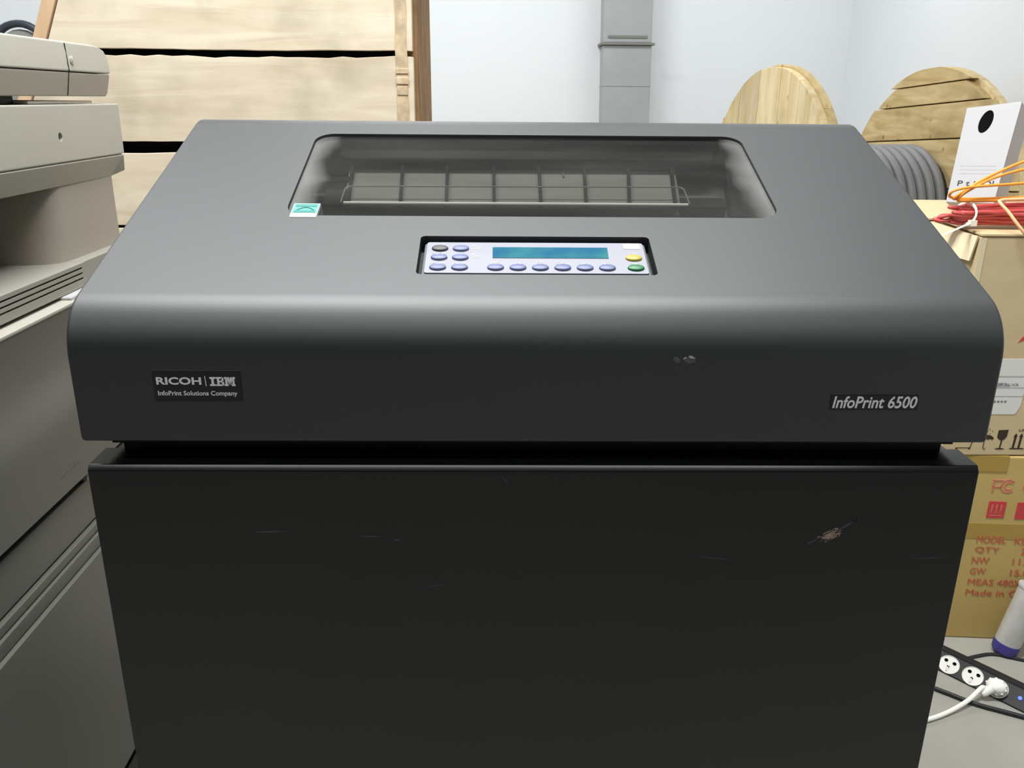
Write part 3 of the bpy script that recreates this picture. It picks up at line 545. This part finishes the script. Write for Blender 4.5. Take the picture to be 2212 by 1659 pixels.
def flange(nm, lab, d0, d1, vcuts, hcuts, first_vertical, jag):
    global FL
    m = MB(); n = 72; mid = (d0+d1)/2
    m.lathe([(RD-0.02, mid-0.001), (RD-0.02, mid+0.001)], lambda r, a, h: drum(h, r*math.cos(a), r*math.sin(a)), n)
    FL = m.build(nm, REELH, CD, label=lab)
    disc_boards(d0, mid, first_vertical, vcuts if first_vertical else hcuts, REELV if first_vertical else REELH, 'plank', jag if first_vertical else 0, 5, gap=0.0012 if first_vertical else 0.0028, tilt=0 if first_vertical else math.radians(4), ends=None if first_vertical else [0, 0, .004, 0, .006, .022, 0])
    disc_boards(mid, d1, not first_vertical, hcuts if first_vertical else vcuts, REELH if first_vertical else REELV, 'plank', 0 if first_vertical else jag, 9, gap=0.0002)
even = [-RD+RD*2*i/7 for i in range(8)]
flange('flange', 'drum flange of upright planks', -0.065, 0.0, [-RD, -0.45, -0.26, -0.09, 0.11, 0.30, 0.47, RD], even, True, 0.012)
flange('flange', 'drum flange of level planks', LD, LD+0.065, even, [-RD, -0.42, -0.16, 0.09, 0.300, 0.450, 0.535, RD], False, 0.0)
m = MB(); m.lathe([(0.235, 0.0), (0.235, LD)], lambda r, a, h: drum(h, r*math.cos(a), r*math.sin(a)), 40); m.build('core', GDARK, CD)  # coloured dark to paint the shade between cable turns
path = []; turns = 14; rc = 0.0202
for i in range(turns*48+1):
    a = 2*math.pi*i/48; h = 0.03+(LD-0.06)*i/(turns*48); wob = 0.004*math.sin(3.1*h*40)
    path.append(drum(h+wob, 0.2615*math.cos(a), 0.2615*math.sin(a)))
m = MB(); m.tube(path, rc, 10); m.build('cable_winding', GCAB, CD, ang=80)

# ================================================================== cartons on the right
LO = thing('cardboard_carton', 'yellowed cardboard carton on the floor printed in red, under another carton', 'carton', (1.1, 1.1, 0), math.radians(-4), group='cardboard cartons right of the printer')
fd_ = Vector((math.cos(math.radians(-4)), math.sin(math.radians(-4)), 0)); fn_ = Vector((fd_.y, -fd_.x, 0))
def lowf(x, z, h=0.0): return Vector((0.93, 0.90, z)) + fd_*x + fn_*h
m = MB(); m.prism([(-0.11, 0.0), (0.40, 0.0), (0.40, 0.416), (-0.11, 0.416)], lambda x, z: lowf(x, z, 0), lambda x, z: lowf(x, z, -0.46)); m.build('box_body', CARDB, LO, bevel=0.004)
m = MB(); plate(m, [(-0.1105, 0.236), (0.4005, 0.236), (0.4005, 0.270), (-0.1105, 0.270)], lowf, 0.0, 0.0006); m.build('packing_tape', TAPE, LO, smooth=False)
m = MB(); m.prism([(0.0006, 0.384), (0.0012, 0.384), (0.0012, 0.4172), (-0.46, 0.4172), (-0.46, 0.4164), (0.0006, 0.4164)], lambda h, z: lowf(-0.1102, z, h), lambda h, z: lowf(0.035, z, h)); m.build('packing_tape', TAPE, LO, smooth=False)
IK = 0.0008
m = MB()
# F and ringed C marks
def ringC(cx, cz, r, wd, g=0.75):
    n = 20; P = [(cx+r*math.cos(g+(2*math.pi-2*g)*i/n), cz+r*math.sin(g+(2*math.pi-2*g)*i/n)) for i in range(n+1)]
    for i in range(n):
        a, b = P[i], P[i+1]; ca = Vector((a[0]-cx, a[1]-cz)).normalized()*wd; cb = Vector((b[0]-cx, b[1]-cz)).normalized()*wd
        plate(m, [(a[0]-ca.x, a[1]-ca.y), (b[0]-cb.x, b[1]-cb.y), (b[0]+cb.x, b[1]+cb.y), (a[0]+ca.x, a[1]+ca.y)], lowf, 0, IK)
def rb(a, b, c, d): plate(m, [(a, c), (b, c), (b, d), (a, d)], lowf, 0, IK)
rb(0.0145, 0.0175, 0.339, 0.3665); rb(0.0145, 0.034, 0.3640, 0.3668); rb(0.0145, 0.032, 0.3500, 0.3526)
ringC(0.0445, 0.3535, 0.0135, 0.0014); ringC(0.0458, 0.3535, 0.0078, 0.0014)
ringC(0.0905, 0.3535, 0.0145, 0.0022, 1.25); ringC(0.123, 0.3535, 0.0145, 0.0022, 1.25); rb(0.110, 0.122, 0.3523, 0.3547)
m.build('red_print', REDPALE, LO, smooth=False)
m = MB(); rb(0.0148, 0.0485, 0.283, 0.3195); m.build('red_icon', REDBR, LO, smooth=False)
m = MB(); rb(0.070, 0.104, 0.282, 0.319); m.build('red_icon', REDBR, LO, smooth=False)
m = MB()
for k in range(3):
    cx = 0.0225+0.0088*k; plate(m, [(cx-.0011, .293), (cx+.0011, .293), (cx+.0011, .308), (cx-.0011, .308)], lowf, IK, IK+.0003); plate(m, [(cx-.0026, .3075), (cx+.0026, .3075), (cx, .3145)], lowf, IK, IK+.0003); plate(m, [(cx-.0024, .296), (cx, .293), (cx+.0024, .296), (cx, .2995)], lowf, IK, IK+.0003)
plate(m, [(.020, .288), (.043, .288), (.043, .2898), (.020, .2898)], lowf, IK, IK+.0003); m.build('icon_print', REDPALE, LO, smooth=False)
m = MB()
def tl(s, x0, x1, z, hgt=0.0155, b=0.0): text(m, s, x0, x1, z, z+hgt, lowf, 0.0003, b, lift=0.0006)
tl('MODEL', 0.006, 0.064, 0.2265); tl('KB-', 0.081, 0.112, 0.2255); tl('QTY', 0.007, 0.055, 0.2025, 0.015); tl('2 PCS', 0.098, 0.145, 0.2020, 0.015); tl('NW', 0.005, 0.039, 0.1785, 0.015); tl('11.0', 0.086, 0.122, 0.178, 0.015)
tl('GW', 0.006, 0.037, 0.1535, 0.015); tl('15.0', 0.086, 0.122, 0.153, 0.015); tl('MEAS 480X', 0.006, 0.113, 0.1285, 0.0145); tl('Made in China', 0.006, 0.150, 0.104, 0.0145)
m.build('red_print', REDINK, LO, smooth=False)

UP = thing('cardboard_carton', 'open topped cardboard carton with white shipping label, stacked on the yellowed carton', 'carton', (1.05, 1.1, 0.416), group='cardboard cartons right of the printer')
def upf(x, z, h=0.0): return Vector((x, 0.90-h, z))
X0, X1, Y1 = 0.831, 1.36, 1.32
m = MB(); m.box(X0, X1, 0.90, Y1, 0.4178, 0.842); m.build('box_body', CARD, UP, bevel=0.003)
m = MB(); m.add([(X0-.002, 0.905, 0.842), (X0-.002, 1.30, 0.842), (X0-.028, 1.28, 0.792), (X0-.006, 0.912, 0.797), (X0-.005, 0.905, 0.843), (X0-.005, 1.30, 0.843), (X0-.031, 1.28, 0.792), (X0-.009, 0.912, 0.797)], [(0,1,2,3),(4,7,6,5),(0,4,5,1),(1,5,6,2),(2,6,7,3),(3,7,4,0)]); m.build('flap', CARDI, UP)
m = MB(); m.add([(X0, 0.899, 0.8435), (X1, 0.899, 0.8435), (X1, 1.09, 0.850), (X0+.006, 1.09, 0.850), (X0, 0.899, 0.8470), (X1, 0.899, 0.8470), (X1, 1.09, 0.8535), (X0+.006, 1.09, 0.8535)], [(0,3,2,1),(4,5,6,7),(0,1,5,4),(1,2,6,5),(2,3,7,6),(3,0,4,7)]); m.build('flap', CARD, UP)
m = MB(); m.add([(X0, 1.10, 0.845), (X1, 1.10, 0.845), (X1, Y1, 0.856), (X0, Y1, 0.856), (X0, 1.10, 0.8485), (X1, 1.10, 0.8485), (X1, Y1, 0.8605), (X0, Y1, 0.8605)], [(0,3,2,1),(4,5,6,7),(0,1,5,4),(1,2,6,5),(2,3,7,6),(3,0,4,7)]); m.build('flap', CARD, UP)
m = MB(); m.add([(X0+.002, 0.8965, 0.760), (X0+.02, 0.8965, 0.760)], []) if False else None
plate(m, [(X0-.001, 0.60), (X0+.010, 0.60), (X0+.010, 0.8405), (X0-.001, 0.8405)], upf, 0.0, 0.0007); m.build('edge_tape', CARDI, UP, smooth=False)
m = MB(); plate(m, [(0.80+.035, 0.504), (0.956, 0.504), (0.961, 0.507), (0.9625, 0.513), (0.966, 0.520), (0.968, 0.560), (0.974, 0.575), (0.974, 0.615), (0.835, 0.615)], upf, 0.0, 0.0006); lb = m.build('shipping_label', LABEL, UP, smooth=False, label='white shipping label')
m = MB()
for z0, z1 in ((0.5790, 0.5815), (0.5568, 0.5590), (0.5395, 0.5415)): plate(m, [(0.84, z0), (0.968, z0), (0.968, z1), (0.84, z1)], upf, 0.0006, 0.0008)
plate(m, [(0.84, 0.559), (0.940, 0.559), (0.930, 0.568), (0.84, 0.568)], upf, 0.0006, 0.0007); m.build('label_rules', INKL, lb, smooth=False)
m = MB(); text(m, '8', 0.9065, 0.9125, 0.5945, 0.6015, upf, 0.0003, 0.02, lift=0.0007); m.build('label_lettering', INKG, lb, smooth=False); m = MB(); text(m, '2', 0.9040, 0.9115, 0.5838, 0.5925, upf, 0.0003, 0.0, lift=0.0007); m.build('label_lettering', INKG, lb, smooth=False); m = MB(); text(m, 'CIP N-VA', 0.9075, 0.9545, 0.5612, 0.5668, upf, 0.0003, 0.0, lift=0.0007)
m.build('label_lettering', INKG, lb, smooth=False); m = MB()
for q in range(9): plate(m, [(0.8985+0.0068*q-.02, 0.528), (0.8985+0.0068*q+.0042-.02, 0.528), (0.8985+0.0068*q+.0042-.02, 0.5318), (0.8985+0.0068*q-.02, 0.5318)], upf, 0.0007, 0.0009)
m.build('label_code', INKG, lb, smooth=False)
m = MB()
# wet, fragile and this-way-up marks
plate(m, [(0.9105+0.0175*math.cos(a), 0.4530+0.0085*math.sin(a)) for a in [math.pi*i/10 for i in range(11)]] + [(0.9105-0.0175+0.0035*j*2/2, 0.4530-(0.0022 if j % 2 else 0)) for j in range(1, 10)], upf, 0, 0.0005)
plate(m, [(0.9095, 0.434), (0.9109, 0.434), (0.9112, 0.454), (0.9098, 0.454)], upf, 0, 0.0005); m.tube([upf(0.9102+0.0022-0.0022*math.cos(a), 0.434-0.0022*math.sin(a), 0.0003) for a in [math.pi*i/6 for i in range(7)]], 0.0006, 5)
for a, b in ((0.914, 0.468), (0.919, 0.463), (0.923, 0.469), (0.917, 0.473), (0.911, 0.4665), (0.906, 0.470), (0.921, 0.457)): plate(m, ell(a, b, 0.0006, 0.0013, 8, -0.3), upf, 0, 0.0005)
plate(m, [(0.9345, 0.4710), (0.9535, 0.4720), (0.9525, 0.458), (0.9490, 0.452), (0.9440, 0.4497), (0.9385, 0.4515), (0.9342, 0.456)], upf, 0, 0.0005); plate(m, [(0.9418, 0.433), (0.9442, 0.433), (0.9455, 0.4505), (0.9428, 0.4505)], upf, 0, 0.0005); plate(m, ell(0.9432, 0.4323, 0.0088, 0.0014, 16), upf, 0, 0.0005)
for cx in (0.9690, 0.9800): plate(m, [(cx-.0022, 0.4335), (cx+.0018, 0.4335), (cx+.0030, 0.457), (cx-.0010, 0.457)], upf, 0, 0.0005); plate(m, [(cx-.0030, 0.4565), (cx+.0042, 0.4565), (cx+.0034, 0.4610), (cx+.0012, 0.4645), (cx-.0012, 0.4610)], upf, 0, 0.0005)
plate(m, [(0.9625, 0.4315), (0.9900, 0.4315), (0.9900, 0.4337), (0.9625, 0.4337)], upf, 0, 0.0005)
plate(m, [(0.857, 0.4335), (0.886, 0.4335), (0.886, 0.4347), (0.857, 0.4347)], upf, 0, 0.0005); plate(m, ell(0.8585, 0.4325, 0.0018, 0.0018, 10), upf, 0, 0.0005); plate(m, ell(0.8835, 0.4325, 0.0018, 0.0018, 10), upf, 0, 0.0005); plate(m, [(0.8835, 0.4330), (0.8848, 0.4330), (0.8895, 0.452), (0.8882, 0.452)], upf, 0, 0.0005)
text(m, 'UP', 0.9735, 0.9870, 0.4685, 0.4735, upf, 0.0003, 0.0, 0.2, lift=0.0002)
m.build('handling_marks', BRINK, UP, smooth=False)
m = MB(); plate(m, [(0.9355, 0.6470), (0.9430, 0.6575), (0.9500, 0.6640), (0.9500, 0.6540), (0.9440, 0.6500)], upf, 0, 0.0005); m.build('red_mark', REDBR, UP, smooth=False)

# red cable coil pulled into a long bundle, held with a nylon tie
RB = thing('cable_bundle', 'long coil of red cable tied with a white zip tie on the upper carton', 'cable', (0.98, 0.965, 0.854))
rnd = random.Random(21); m = MB()
for k in range(20):
    x0 = 0.800+rnd.uniform(-.004, .03); x1 = 1.17+rnd.uniform(-.03, .03); yb = 0.962+rnd.uniform(-.010, .010); wy = rnd.uniform(.010, .024); zb = 0.8615+0.0250*(k/20)+rnd.uniform(-.002, .002)
    if k in (2, 9): x0 = 0.775 if k == 2 else 0.782
    P = []
    for i in range(14):
        a = 2*math.pi*i/14; cx = (x0+x1)/2; pinch = 1.0 if abs(math.cos(a)) > .8 else 0.55
        P.append((cx+(x1-x0)/2*math.copysign(abs(math.cos(a))**0.6, math.cos(a)), yb+wy*pinch*math.sin(a), max(0.8585, zb+rnd.uniform(-.003, .003)+0.004*math.sin(a+k))))
    m.tube(spline(P, 5, True), 0.0036, 7, closed=True)
m.build('red_loops', REDC, RB, ang=80)
m = MB(); m.tube([Vector((0.828+0.003*math.sin(a), 0.962-0.036*math.cos(a), 0.8760+0.0190*math.sin(a))) for a in [2*math.pi*i/20 for i in range(20)]], 0.0030, 6, closed=True, flat=(1, 0.5)); tie = m.build('zip_tie', TIE, RB, ang=60)
m = MB(); m.box(0.818, 0.830, 0.921, 0.931, 0.858, 0.868); m.tube(spline([(0.822, 0.925, 0.863), (0.805, 0.918, 0.859), (0.764, 0.900, 0.847), (0.735, 0.888, 0.838)], 5), 0.0026, 6, flat=(1, .5)); m.build('tie_tail', TIE, tie, ang=60)
# orange cable lying in loose loops on the bundle
OC = MB()
OC.tube(spline([(1.12, 0.966, 0.911), (1.21, 0.972, 0.918), (1.245, 0.98, 0.955), (1.20, 0.985, 0.990), (1.02, 0.975, 0.985), (0.93, 0.965, 0.972), (0.86, 0.955, 0.945), (0.815, 0.950, 0.920), (0.800, 0.955, 0.905), (0.812, 0.965, 0.9015), (0.88, 0.965, 0.9030), (1.0, 0.965, 0.908), (1.20, 0.965, 0.915)], 10), 0.0027, 8)
OC.tube(spline([(1.10, 0.955, 0.909), (1.19, 0.962, 0.914), (1.225, 0.98, 0.938), (1.18, 0.988, 0.962), (1.02, 0.975, 0.961), (0.93, 0.960, 0.957), (0.865, 0.950, 0.942), (0.82, 0.945, 0.9205), (0.806, 0.955, 0.902), (0.83, 0.960, 0.8985), (0.95, 0.955, 0.902), (1.2, 0.952, 0.906)], 10), 0.0026, 8)
OC.tube(spline([(1.08, 0.950, 0.908), (1.17, 0.952, 0.912), (1.205, 0.965, 0.930), (1.17, 0.968, 0.945), (1.00, 0.955, 0.938), (0.90, 0.945, 0.931), (0.82, 0.940, 0.9255), (0.790, 0.945, 0.918), (0.790, 0.955, 0.907), (0.815, 0.962, 0.9025), (0.86, 0.962, 0.9025)], 10), 0.0026, 8)
tag(OC.build('orange_cable', ORC, ang=80), 'thin orange cable looped loosely over the red cable coil', 'cable')
PC = MB(); PC.tube(spline([(1.20, 0.945, 0.912), (1.0, 0.940, 0.908), (0.905, 0.938, 0.9045), (0.873, 0.934, 0.9030), (0.868, 0.926, 0.8985), (0.876, 0.912, 0.886), (0.886, 0.897, 0.868), (0.900, 0.889, 0.850), (0.922, 0.887, 0.822), (0.950, 0.889, 0.770)], 8), 0.0029, 8)
tag(PC.build('peach_cable', PEACH, ang=80), 'pale peach cable hanging over the front edge of the upper carton', 'cable')
# white box with an oblong hand hole leaning over the coil
WB = thing('white_box', 'tall white cardboard box with a round black hand hole, tilted behind red cables', 'box', (0.93, 1.11, 0.86))
wm = Matrix.Translation((0.868, 1.111, 0.926)) @ Matrix.Rotation(math.radians(-43.8), 4, 'Z') @ Matrix.Rotation(math.radians(-3.0), 4, 'Y') @ Matrix.Rotation(math.radians(-20.9), 4, 'X')
def wb(x, z, h=0.0): return wm @ (Vector((x, -h, z))*1.07)
c = MB(); plate(c, ell(0.0375, 0.1060, 0.0110, 0.0215, 28, -0.18), wb, -0.03, 0.02); ct = cutter(c, ROOT[WB.name].inverted())
m = MB(); m.prism([(0.001, -0.045), (0.0815, -0.045), (0.0890, 0.1415), (0, 0.1330)], lambda x, z: wb(x, z, 0), lambda x, z: wb(x, z, -0.075)); m.build('box_body', WHITE, WB, bevel=0.001, cut=[ct]); drop([ct])
m = MB(); plate(m, ell(0.0375, 0.1060, 0.0107, 0.0212, 28, -0.18), wb, -0.029, -0.0025); m.build('hand_hole_shade', HOLE, WB, smooth=False, label='black fill for shade in the hand hole')  # black plate stands in for the shade inside the hole
m = MB(); wl = [('APPLICATION FOR THE USE', .026, .0215), ('CALL YOUR DISTRIBUTOR TO', .019, .0145), ('FOR THE INFORMATION', .012, .0075)]
for r_, (s_, z1, z0) in enumerate(wl):
    x = 0.012
    while x < 0.070:
        l = rnd.uniform(.002, .0055); plate(m, [(x, z0+.0012), (x+l, z0+.0012), (x+l, z1-.0012), (x, z1-.0012)], wb, 0, 0.0003); x += l+.0012
m.build('small_print', INKL, WB, smooth=False)
m = MB(); text(m, 'P t i  Ol', 0.014, 0.074, -0.014, -0.004, wb, 0.0003, 0.01, lift=0.0002); m.build('black_print', INKB, WB, smooth=False)

# ================================================================== power strip and cables on the floor
PS = thing('power_strip', 'long black power strip with round white sockets lying on the floor', 'power strip', (0.95, 0.75, 0), 0)
sd = Vector((0.627, -0.779, 0)); sv = Vector((-0.779, -0.627, 0)); so = Vector((0.845, 0.790, 0))
def strip(u, v, z): return so + sd*u + sv*v + Vector((0, 0, z))
sec = [(0.0, 0.001), (0.0, 0.003), (-0.0255, 0.0285), (-0.0275, 0.0335), (-0.038, 0.0355), (-0.042, 0.033), (-0.042, 0.001)]
m = MB(); m.prism(sec, lambda v, z: strip(-0.06, v, z), lambda v, z: strip(0.48, v, z)); m.build('housing', BLACK, PS, bevel=0.0015)
SF = Vector((0.0255, -0.0255)).normalized()
def face(a, b, h=0.0):   # a along the strip, b down its sloping socket face, h out of it
    return strip(a, -0.01275 + 0.7071*b + 0.7071*h, 0.01575 - 0.7071*b + 0.7071*h)
SU = [-0.0335, 0.0115, 0.0565, 0.1015]
for i, u in enumerate(SU):
    m = MB(); m.lathe([(0.0192, -0.001), (0.0192, 0.0012), (0.0184, 0.0018), (0.0176, 0.0004), (0.002, 0.0003)], lambda r, a, h: face(u+r*math.cos(a), r*math.sin(a)*0.95, h), 36); sk = m.build('socket', SOCK, PS, ang=40)
    if i == 3: continue
    for q in (-1, 1):
        m = MB(); plate(m, ell(u+q*0.0080, -0.0062, 0.0036, 0.0032, 14), face, 0.0002, 0.0012); m.build('pin_hole', HOLE, sk, smooth=False)
    m = MB(); plate(m, [(u-0.0012, 0.005), (u+0.0012, 0.005), (u+0.0012, 0.0135), (u-0.0012, 0.0135)], face, 0.0004, 0.0028); m.build('earth_clip', STEEL, sk, bevel=0.0003)
    m = MB(); plate(m, [(u-0.0022, 0.0025), (u+0.0022, 0.0025), (u+0.0022, 0.0060), (u-0.0022, 0.0060)], face, 0.0002, 0.0014); m.build('earth_slot', HOLE, sk, smooth=False)
m = MB(); plate(m, ell(0.141, -0.002, 0.0035, 0.0035, 14), face, 0.0, 0.002); m.build('indicator', LED, PS, label='blue indicator light')
PG = thing('power_plug', 'white power plug with white cord pushed into the black power strip', 'plug', strip(0.1015, 0.0, 0.03))
u = 0.1015
m = MB(); m.lathe([(0.0165, 0.0022), (0.0175, 0.006), (0.0175, 0.014), (0.0150, 0.019), (0.0110, 0.0235), (0.004, 0.025)], lambda r, a, h: face(u+r*math.cos(a), r*math.sin(a)*0.85, h), 28); pb = m.build('plug_body', PLUGM, PG, ang=50)
m = MB(); 
for a in [math.pi*2*i/10 for i in range(10)]: plate(m, ell(u+0.0165*math.cos(a), 0.0165*math.sin(a)*0.85, 0.0022, 0.0022, 8), face, 0.004, 0.015)
m.build('grip_ribs', PLUGM, pb)
e0 = face(u-0.002, 0.006, 0.020)
pth = spline([e0, face(u-0.012, 0.026, 0.022), Vector((0.885, 0.712, 0.024)), Vector((0.845, 0.688, 0.012)), Vector((0.79, 0.662, 0.0052)), Vector((0.73, 0.640, 0.0052)), Vector((0.60, 0.60, 0.0052))], 8)
m = MB(); m.tube(pth[:12], [0.0085-0.0035*i/11 for i in range(12)], 10); m.build('strain_relief', PLUGM, PG, ang=60)
m = MB(); m.tube(pth[6:], 0.0042, 10); m.build('cord', PLUGM, PG, ang=60)
def floor_cord(pts, r, lab):
    m = MB(); m.tube(spline(pts, 8), r, 8); tag(m.build('floor_cable', RUBBER, ang=80), lab, 'cable', None)
floor_cord([(0.68, 0.80, 0.0045), (0.78, 0.752, 0.0045), (0.822, 0.722, 0.0045), (0.862, 0.690, 0.0045), (0.905, 0.668, 0.0045), (0.95, 0.645, 0.0045), (1.05, 0.590, 0.0045)], 0.0042, 'black cable curving over the floor in front of the power strip')
floor_cord([(0.912, 0.822, 0.0035), (0.945, 0.833, 0.0035), (0.985, 0.838, 0.0035), (1.05, 0.814, 0.0035), (1.20, 0.79, 0.0035)], 0.0032, 'thin black cable on the floor behind the power strip')
# sealant can leaning on the lower carton
SC = thing('sealant_tube', 'silver tube with dark blue end cap standing tilted before the yellowed carton', 'tube', (1.022, 0.855, 0))
a0 = Vector((1.006, 0.848, 0.002)); d0 = Vector((0.22, 0.02, 1)).normalized(); e1 = d0.cross(Vector((0, 1, 0))).normalized(); e2 = d0.cross(e1)
def tube(r, a, h): return a0 + d0*h + e1*(r*math.cos(a)) + e2*(r*math.sin(a))
m = MB(); m.lathe([(0.0235, 0.0235), (0.0242, 0.025), (0.0242, 0.147), (0.0235, 0.149)], tube, 32); m.build('can_body', SILVER, SC, ang=50)
m = MB(); m.lathe([(0.0215, 0.002), (0.0240, 0.006), (0.0252, 0.016), (0.0250, 0.0240), (0.023, 0.0245)], tube, 32); m.build('end_cap', CAPB, SC, ang=50)
m = MB(); m.lathe([(0.0242, 0.1485), (0.0262, 0.150), (0.0262, 0.155), (0.020, 0.1555)], tube, 32); m.build('rim', WHITE, SC, ang=50)
